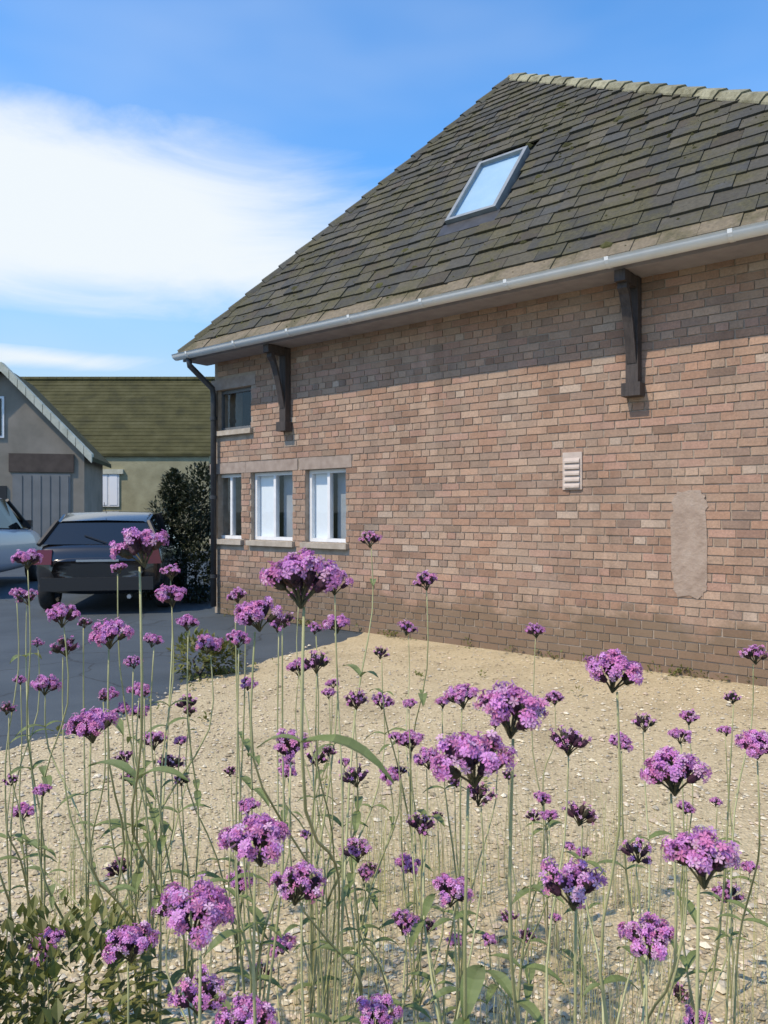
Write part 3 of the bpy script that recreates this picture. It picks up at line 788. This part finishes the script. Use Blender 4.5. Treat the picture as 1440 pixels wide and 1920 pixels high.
FRONT = [
 ('verbena with the large pink head left of centre, dark purple underneath', [H(478, 1548, 104), H(566, 1632, 84, 'part')]),
 ('verbena with a big magenta head low on the left beside the green shrub', [H(376, 1682, 112), H(322, 1690, 50, 'part'), H(455, 1640, 46, 'part')]),
 ('verbena with a wide bright pink head right of centre above the gravel', [H(878, 1392, 118), H(902, 1475, 50, 'spent'), H(800, 1412, 42)]),
 ('verbena with pale pink and dark maroon head just above the centre right cluster', [H(962, 1304, 112), H(1066, 1372, 60, 'spent')]),
 ('verbena with the brightest lilac head near the right edge of the picture', [H(1310, 1572, 116), H(1370, 1660, 44, 'spent')]),
 ('verbena with half open dark purple head low on the right', [H(1080, 1632, 100, 'part'), H(1192, 1582, 54, 'spent'), H(1092, 1512, 50, 'spent')]),
 ('verbena with single magenta head standing up against the right of the brick wall', [H(1157, 1238, 82)]),
 ('verbena with slim upright pink head in the lower right corner area', [H(1212, 1742, 80), H(1276, 1852, 34, 'spent')]),
 ('verbena with dusty pink head over brown calyx right of the bright pink cluster', [H(1258, 1424, 88), H(1206, 1342, 40, 'spent')]),
 ('verbena with small lilac heads in the lower middle of the picture', [H(850, 1652, 64), H(760, 1716, 48, 'part'), H(764, 1612, 38)]),
 ('verbena with two pink heads in front of the low green shrub', [H(240, 1748, 76), H(88, 1752, 50), H(84, 1788, 40, 'part')]),
 ('verbena with pink topped red brown head near the bottom left', [H(376, 1842, 84, 'part'), H(490, 1812, 42, 'spent'), H(525, 1762, 42)]),
 ('verbena with heads cut by the bottom edge of the picture', [H(470, 1886, 86), H(712, 1888, 66), H(1312, 1908, 46)]),
 ('tall verbena with a broad head in front of the white windows', [H(570, 1056, 112), H(628, 1080, 50), H(696, 1002, 34, 'part')]),
 ('verbena with a head below the white windows beside the broad one', [H(478, 1134, 70), H(560, 1108, 36, 'spent'), H(628, 1158, 40)]),
 ('tall verbena with a flat wide head in front of the black car', [H(262, 1002, 84), H(322, 1106, 44), H(320, 1064, 34, 'part')]),
 ('tall verbena at the left edge with a small lilac head at car height', [H(52, 1036, 42), H(120, 1142, 46), H(50, 1110, 34, 'part')]),
 ('verbena with several heads over the blue grey asphalt', [H(204, 1172, 62), H(118, 1200, 44, 'spent'), H(85, 1274, 40), H(395, 1196, 44)]),
 ('verbena with a pink head low over the edge of the asphalt', [H(170, 1340, 70), H(290, 1376, 40, 'part'), H(352, 1306, 36, 'spent')]),
 ('verbena with a thin dark stemmed head in front of the middle of the wall', [H(800, 1078, 40, 'part'), H(766, 1170, 30, 'part'), H(716, 1216, 28, 'spent')]),
 ('verbena with dark red brown heads left of the picture centre', [H(594, 1226, 48, 'spent'), H(560, 1242, 36), H(664, 1300, 42, 'spent'), H(720, 1306, 34, 'part')]),
 ('verbena with soft mauve heads above the gravel just left of centre', [H(545, 1382, 66, 'part'), H(598, 1408, 40, 'spent'), H(664, 1442, 46, 'spent'), H(732, 1446, 36)]),
 ('verbena with narrow pink and maroon head left of the pale pink one', [H(866, 1290, 52), H(768, 1378, 40)]),
 ('verbena cut off by the right edge with a red pink head', [H(1420, 1384, 58), H(1412, 1216, 40, 'part')]),
 ('verbena with faded dusty heads in the gravel at far left', [H(322, 1418, 40, 'spent'), H(250, 1446, 36, 'spent'), H(46, 1512, 34), H(222, 1616, 40, 'spent')]),
 ('verbena with small muted heads below the picture centre', [H(664, 1582, 48, 'part'), H(792, 1534, 44, 'spent'), H(692, 1622, 34, 'spent')]),
 ('verbena with a tiny dark red head low against the right of the wall', [H(1004, 1174, 30, 'part'), H(1040, 1300, 30, 'part')]),
]
for lab, hd in FRONT: verbena(lab, hd, rnd)
# slender plants of the back rows
ZONES = ['the silver car', 'the black car', 'the leftmost white window', 'the rightmost white window', 'the blank wall middle', 'the air vent', 'the right eaves bracket', 'the pale render patch']
rb = random.Random(31)
for zi in range(8):
    nk = 3 if zi < 4 else 2
    xs = sorted(180 * zi + 180 / nk * k + rb.uniform(8, 180 / nk - 8) for k in range(nk))
    ORD = ['leftmost', 'middle one', 'rightmost'] if nk == 3 else ['left one', 'right one']
    for k_, x in enumerate(xs):
        Z = rb.uniform(1.35, 2.15)
        tmax = 1040 if x < 420 else (1090 if x < 700 else 1290)
        hd = []
        for k in range(rb.randint(3, 4)):
            px = x + rb.uniform(-70, 70); py = rb.uniform(tmax, tmax + 480 if k else tmax + 300)
            hd.append((at(px, py, Z + rb.uniform(-.1, .1)), rb.uniform(.5, .8), rb.choice(['part', 'spent', 'full', 'full'])))
        verbena('thin back row verbena, %s of the %s below %s' % (ORD[k_], 'three' if nk == 3 else 'two', ZONES[zi]), hd, rb, 'thin back row verbenas')

# dry grass among the flowers
def dry_grass():
    rnd = random.Random(55); mb = MB(); n = 0
    tufts = [(rnd.uniform(-1.25, 1.3), rnd.uniform(1.5, 3.1)) for _ in range(105)]
    for (tx, ty) in tufts:
        if tx < -.2 and rnd.random() < .45: continue
        for _ in range(rnd.randint(12, 26)):
            b = Vector((tx + rnd.gauss(0, .035), ty + rnd.gauss(0, .035), .01)); L = rnd.uniform(.18, .6); a = rnd.uniform(0, 6.28); ln = rnd.uniform(.04, .34) * L
            dr = Vector((math.cos(a), math.sin(a), 0)); sd = Vector((-dr.y, dr.x, 0)); w = rnd.uniform(.0009, .0019); k = rnd.uniform(.6, 1.15)
            c = (k, k * rnd.uniform(.94, 1.06), k * rnd.uniform(.7, 1.05))
            if rnd.random() < .3: c = (c[0] * .82, c[1] * .90, c[2] * .68)
            pr = [b + Vector((0, 0, L * t)) * (1 - .12 * t) + dr * ln * t * t for t in (0, .25, .5, .75, 1)]
            v = []
            for j, p in enumerate(pr):
                ww = w * (1 - .8 * j / 4); v += [p - sd * ww, p + sd * ww]
            mb.add(v, [(2 * j, 2 * j + 1, 2 * j + 3, 2 * j + 2) for j in range(4)], c)
    o = mb.build('dry_grass', M_STRAW); stuff(o); tag(o, 'fine straw coloured grass growing between the flowers', 'grass')
dry_grass()

# ------------------------------------------------------------------ cars
def paint(name, c, rough=.25):
    m = Mat(name, c, rough, Coat_Weight=.8, Coat_Roughness=.05, Specular_IOR_Level=.5)
    m.bump(m.noise(2.5, 3), .03, .01); return m.m
M_TYRE = mottled('tyre_rubber', [(.3, (.012, .012, .013)), (.7, (.028, .028, .029))], 20, .8)
M_RIM = Mat('alloy_rim', (.45, .46, .48), .35, Metallic=.8).m
M_TAIL = Mat('smoked_lamp_lens', (.10, .009, .012), .12).m
M_TINT = Mat('dark_car_glass', (.012, .014, .016), .04, Specular_IOR_Level=.8).m
M_TRIM = Mat('black_plastic_trim', (.015, .015, .016), .55).m
def car(name, label, loc, rz, body, Ls=4.1, Ws=1.75, Hs=1.42):
    root = thing(name, label, 'car', (0, 0, 0))
    # side stations: (x along car from rear, half width, sill z, belt z, roof z or None, roof half width)
    st = [(0.00, .60, .42, .74, None, 0), (.06, .80, .30, .92, None, 0), (.16, .86, .26, .97, None, 0), (.42, .875, .24, .98, 1.30, .60), (.80, .875, .22, .97, 1.41, .64),
          (1.5, .875, .20, .95, 1.42, .66), (2.2, .875, .20, .93, 1.39, .64), (2.75, .875, .20, .92, 1.16, .60), (3.05, .87, .21, .91, None, 0), (3.5, .85, .22, .86, None, 0), (3.9, .78, .26, .76, None, 0), (4.08, .62, .34, .62, None, 0)]
    sx, sy, sz = Ls / 4.1, Ws / 1.75, Hs / 1.42
    lower = MB(); rings = []
    for (x, hw, s0, bl, rf, rw) in st:
        r = [(-hw * .86, s0), (-hw * .97, s0 + .14), (-hw, s0 + (bl - s0) * .55), (-hw * .955, bl - .05), (-hw * .88, bl), (0, bl + .015), (hw * .88, bl), (hw * .955, bl - .05), (hw, s0 + (bl - s0) * .55), (hw * .97, s0 + .14), (hw * .86, s0)]
        rings.append([Vector((y * sy, x * sx, z * sz)) for (y, z) in r])
    v = [p for r in rings for p in r]; n = 11; f = []
    for i in range(len(rings) - 1):
        for k in range(n):
            k2 = (k + 1) % n; f.append((i * n + k, i * n + k2, (i + 1) * n + k2, (i + 1) * n + k))
    f.append(tuple(range(n))); f.append(tuple(range((len(rings) - 1) * n, len(rings) * n))[::-1])
    lower.add(v, f)
    parts = []
    bo = lower.build('body', body, root, True)
    mod = bo.modifiers.new('sub', 'SUBSURF'); mod.levels = 2; mod.render_levels = 2
    # cabin: dark glass house with a painted roof skin and pillars
    cab = MB(); g_ = [(.16, .97, .80), (.42, 1.28, .62), (.80, 1.385, .635), (1.5, 1.40, .65), (2.2, 1.37, .635), (2.62, 1.18, .62), (3.05, .91, .74)]
    lo = {.16: .97, .42: .975, .80: .965, 1.5: .945, 2.2: .925, 2.62: .92, 3.05: .905}
    v = []; f = []
    for (x, z, w) in g_:
        wb = .80
        v += [Vector((-wb * sy, x * sx, (lo[x] - .01) * sz)), Vector((-w * sy, x * sx, z * sz)), Vector((w * sy, x * sx, z * sz)), Vector((wb * sy, x * sx, (lo[x] - .01) * sz))]
    for i in range(len(g_) - 1):
        for k in range(3): f.append((i * 4 + k, i * 4 + k + 1, i * 4 + 5 + k, i * 4 + 4 + k))
    cab.add(v, f); gl = cab.build('window_glass', M_TINT, root)
    rf_ = MB(); rp = [(.40, 1.275, .61), (.80, 1.39, .635), (1.5, 1.405, .65), (2.2, 1.375, .635), (2.32, 1.345, .63)]; v = []; f = []
    for (x, z, w) in rp:
        v += [Vector((-(w + .012) * sy, x * sx, (z - .03) * sz)), Vector((-(w - .06) * sy, x * sx, (z + .015) * sz)), Vector((0, x * sx, (z + .03) * sz)), Vector(((w - .06) * sy, x * sx, (z + .015) * sz)), Vector(((w + .012) * sy, x * sx, (z - .03) * sz))]
    for i in range(len(rp) - 1):
        for k in range(4): f.append((i * 5 + k, i * 5 + k + 1, i * 5 + 6 + k, i * 5 + 5 + k))
    rf_.add(v, f); rf_.build('roof_panel', body, root, True)
    for s in (-1, 1):
        for (xa, za, wa, xb, zb, wb) in ((.14, .965, .80, .42, 1.285, .625), (1.25, .95, .808, 1.3, 1.40, .655), (3.02, .905, .79, 2.3, 1.36, .64)):
            p = MB(); p.tube([(s * wa * sy, xa * sx, za * sz), (s * wb * sy, xb * sx, zb * sz)], .036, 6); p.build('pillar', M_TRIM, root)
        m_ = MB(); m_.box(s * .90 * sy - .08, s * .90 * sy + .08, 2.55 * sx, 2.63 * sx, .93 * sz, 1.04 * sz); m_.build('mirror', M_TRIM, root)
        t_ = MB(); t_.hexa([Vector(q) for q in ((s * .845 * sy, .035, .70 * sz), (s * .60 * sy, -.012, .70 * sz), (s * .60 * sy, .10, .70 * sz), (s * .84 * sy, .16, .70 * sz),
                            (s * .80 * sy, .075, .90 * sz), (s * .60 * sy, .035, .90 * sz), (s * .60 * sy, .12, .90 * sz), (s * .80 * sy, .16, .90 * sz))]); t_.build('tail_lamp', M_TAIL, root)
        for x in (.75, 3.25):
            w = MB(); c0 = Vector((s * .80 * sy, x * sx, .31)); 
            prof = [(-.10, .20), (-.10, .285), (-.07, .31), (.07, .31), (.10, .285), (.10, .20)]; nn = 20
            v = [c0 + Vector((px, r * math.cos(6.2832 * k / nn), r * math.sin(6.2832 * k / nn))) for k in range(nn) for (px, r) in prof]
            f = [(k * 6 + j, k * 6 + j + 1, ((k + 1) % nn) * 6 + j + 1, ((k + 1) % nn) * 6 + j) for k in range(nn) for j in range(5)]
            w.add(v, f); wo = w.build('wheel', M_TYRE, root, True)
            rm = MB(); v = []
            for k in range(10):
                for r in (.05, .205): v.append(c0 + Vector((s * .075, r * math.cos(.6283 * k), r * math.sin(.6283 * k))))
            rm.add(v, [(2 * k, 2 * k + 1, (2 * k + 3) % 20, (2 * k + 2) % 20) for k in range(0, 10, 1) if k % 2 == 0])
            rm.add([c0 + Vector((s * .08, .06 * math.cos(.6283 * k), .06 * math.sin(.6283 * k))) for k in range(10)], [tuple(range(10))])
            rm.build('rim', M_RIM, wo)
    q = MB(); q.tube([(-.62 * sy, .022, .565 * sz), (.62 * sy, .022, .565 * sz)], .006, 5); q.build('tailgate_seam', M_TRIM, root)
    q = MB(); q.tube([(.10, .145, .985 * sz), (-.22, .24, 1.09 * sz)], .008, 5); q.build('rear_wiper', M_TRIM, root)
    q = MB(); q.box(-.28, .28, -.012, .03, .735 * sz, .765 * sz); q.build('tailgate_handle', M_RIM, root)
    q = MB(); q.tube([(.42, .10, .25), (.42, -.03, .25)], .03, 10); q.build('exhaust', M_RIM, root)
    q = MB(); q.tube([(0, .62 * sx, 1.40 * sz), (0, .45 * sx, 1.56 * sz)], .004, 5); q.build('aerial', M_TRIM, root)
    q = MB(); q.box(-.74 * sy, .74 * sy, -.03, .10, .34 * sz, .52 * sz); q.build('bumper', M_TRIM, root)
    root.location = loc; root.rotation_euler = (0, 0, rz)
    return root
car('parked_car', 'black hatchback parked beside the brick building, seen from behind', (-3.95, 10.2, 0), R(10), paint('black_car_paint', (.010, .010, .012)))
car('parked_car', 'silver estate car at the left edge, mostly out of the picture', (-7.55, 11.6, 0), R(8), paint('silver_car_paint', (.50, .50, .55), .35), 4.5, 1.85, 1.72)

# ------------------------------------------------------------------ neighbouring houses
M_ROUGHCAST = mottled('grey_roughcast', [(.3, (.20, .18, .145)), (.7, (.30, .265, .22))], 1.6, .95, .6, 70, .01)
M_OLIVEWALL = mottled('olive_stone_wall', [(.3, (.27, .25, .15)), (.7, (.38, .355, .225))], 2.5, .95, .6, 20, .02)
M_VERGE = mottled('pale_verge_stone', [(.3, (.46, .46, .36)), (.7, (.62, .61, .50))], 5, .9, .4)
M_MOSS = mottled('moss_covered_tile', [(.3, (.035, .034, .010)), (.5, (.058, .054, .016)), (.7, (.080, .075, .030))], 1.8, .95, .6, 25, .03)
M_GARAGE = mottled('grey_garage_door', [(.3, (.15, .15, .145)), (.7, (.20, .20, .195))], 2, .5, .1)
M_BROWNBEAM = mottled('brown_timber_beam', [(.3, (.055, .040, .032)), (.7, (.09, .068, .055))], 5, .8)
# grey gabled house on the left: gable faces the yard
Z = 21.0
def X(px, z=Z): return (px - 720) / F * z
def Hh(py, z=Z): return EYE + (960 - py) / F * z
hs_ = thing('gabled_house', 'grey roughcast house at the left edge with pale stone verge', 'house', (X(158), Z, 0))
xr, xl = X(158), X(-122); xa = (xr + xl) / 2; ez, az_ = Hh(850), Hh(850) + (xr - xl) / 2 * 1.06
mb = MB(); D = 3.2
mb.add([(xl, Z, 0), (xr, Z, 0), (xr, Z, ez), (xa, Z, az_), (xl, Z, ez), (xl, Z + D, 0), (xr, Z + D, 0), (xr, Z + D, ez), (xa, Z + D, az_), (xl, Z + D, ez)],
       [(0, 1, 2, 3, 4), (1, 6, 7, 2), (5, 0, 4, 9), (6, 5, 9, 8, 7)])
mb.build('wall', M_ROUGHCAST, hs_)
for s, xe in ((1, xr), (-1, xl)):
    rf = MB(); ex = xe + s * .25; e2 = ez - .25 * 1.06
    rf.hexa([Vector(q) for q in ((xa, Z - .1, az_ + .03), (ex, Z - .1, e2 + .03), (ex, Z + D + .1, e2 + .03), (xa, Z + D + .1, az_ + .03), (xa, Z - .1, az_ + .15), (ex, Z - .1, e2 + .15), (ex, Z + D + .1, e2 + .15), (xa, Z + D + .1, az_ + .15))])
    ro = rf.build('roof', M_MOSS, hs_)
    L = 11
    for k in range(L):
        t0, t1 = k / L, (k + 1) / L - .006; vs_ = MB(); q = lambda t: Vector((xa + (ex - xa) * t, 0, az_ + (e2 - az_) * t))
        a_, b_ = q(t0), q(t1)
        vs_.hexa([Vector((a_.x, Z - .24, a_.z - .04)), Vector((b_.x, Z - .24, b_.z - .04)), Vector((b_.x, Z + .1, b_.z + .16)), Vector((a_.x, Z + .1, a_.z + .16)),
                  Vector((a_.x, Z - .24, a_.z + .22)), Vector((b_.x, Z - .24, b_.z + .22)), Vector((b_.x, Z + .1, b_.z + .24)), Vector((a_.x, Z + .1, a_.z + .24))])
        vs_.build('verge_stone', M_VERGE, ro)
mb = MB(); mb.box(X(28), X(140), Z - .05, Z - .003, Hh(886), Hh(852)); mb.build('lintel', M_BROWNBEAM, hs_)
gd = MB(); gd.box(X(34), X(134), Z - .03, Z - .002, 0, Hh(889)); gdo = gd.build('garage_door', M_GARAGE, hs_)
for k in range(6):
    mb = MB(); xx0, xx1 = X(36), X(132); w = (xx1 - xx0) / 6; mb.box(xx0 + w * k + .02, xx0 + w * (k + 1) - .02, Z - .05, Z - .032, .05, Hh(889) - .05); mb.build('panel', M_GARAGE, gdo)
mb = MB(); mb.box(X(-40), X(20), Z - .04, Z - .003, Hh(824), Hh(748)); wo = mb.build('window', M_WHITE, hs_)
mb = MB(); mb.box(X(-36), X(-12), Z - .05, Z - .042, Hh(820), Hh(752)); mb.build('pane', M_TINT, wo)
mb = MB(); mb.box(X(-8), X(16), Z - .05, Z - .042, Hh(820), Hh(752)); mb.build('pane', M_TINT, wo)
mb = MB(); mb.box(X(-70), X(24), Z - .04, Z - .003, .0, Hh(912)); mb.build('door', M_TRIM, hs_)

hs_.rotation_euler = (0, 0, R(12))      # turned so that its side wall runs away from the yard
# cottage with mossy roof behind
Z = 27.0
ct = thing('mossy_cottage', 'low cottage with olive moss covered roof behind the grey gabled house', 'cottage', (X(220, Z), Z + 3, 0))
xl, xr = X(-60, Z), X(392, Z); ez = Hh(853, Z); D = 6.0; rz_ = Hh(714, Z + D / 2)
mb = MB()
mb.add([(xl, Z, 0), (xr, Z, 0), (xr, Z, ez), (xl, Z, ez), (xl, Z + D, 0), (xr, Z + D, 0), (xr, Z + D, ez), (xl, Z + D, ez), (xl, Z + D / 2, rz_ - .1), (xr, Z + D / 2, rz_ - .1)],
       [(0, 1, 2, 3), (5, 4, 7, 6), (1, 5, 6, 9, 2), (4, 0, 3, 8, 7)])
mb.build('wall', M_OLIVEWALL, ct)
rf = MB()
rows = 22; rr_ = random.Random(6)
for side in (0, 1):
    y0 = Z - .08 if side == 0 else Z + D + .08; y1 = Z + D / 2; e_ = ez - .03
    for k in range(rows):
        t0, t1 = k / rows, (k + 1) / rows
        ya, yb = y0 + (y1 - y0) * t0, y0 + (y1 - y0) * t1; za, zb = e_ + (rz_ - e_) * t0, e_ + (rz_ - e_) * t1
        j = rr_.uniform(-.015, .015)
        rf.hexa([Vector(q) for q in ((xl - .15, ya, za - .02), (xr + .15, ya, za - .02), (xr + .15, yb, zb - .02), (xl - .15, yb, zb - .02),
                                     (xl - .15, ya, za + .075 + j), (xr + .15, ya, za + .075), (xr + .15, yb, zb + .05), (xl - .15, yb, zb + .05 + j))])
rfo = rf.build('roof', M_MOSS, ct)
n = 26
for k in range(n):
    mb = MB(); w = (xr - xl + .3) / n; x0 = xl - .15 + w * k
    mb.tube([(x0, Z + D / 2, rz_ + .05), (x0 + w - .012, Z + D / 2, rz_ + .05)], .12, 8); mb.build('ridge_tile', M_MOSS, rfo)
for (a, b, c, d_) in ((184, 224, 886, 950),):
    mb = MB(); mb.box(X(a, Z), X(b, Z), Z - .05, Z - .003, Hh(d_, Z), Hh(c, Z)); wo = mb.build('window', M_WHITE, ct)
    xm = X((a + b) / 2, Z)
    for (p, q) in ((X(a, Z) + .06, xm - .04), (xm + .04, X(b, Z) - .06)):
        mb = MB(); mb.box(p, q, Z - .062, Z - .052, Hh(d_, Z) + .06, Hh(c, Z) - .06); mb.build('pane', M_BLIND if a < 200 else M_TINT, wo)
mb = MB(); mb.box(X(176, Z), X(232, Z), Z - .1, Z - .004, Hh(889, Z) + .003, Hh(880, Z)); mb.build('lintel', M_VERGE, ct)
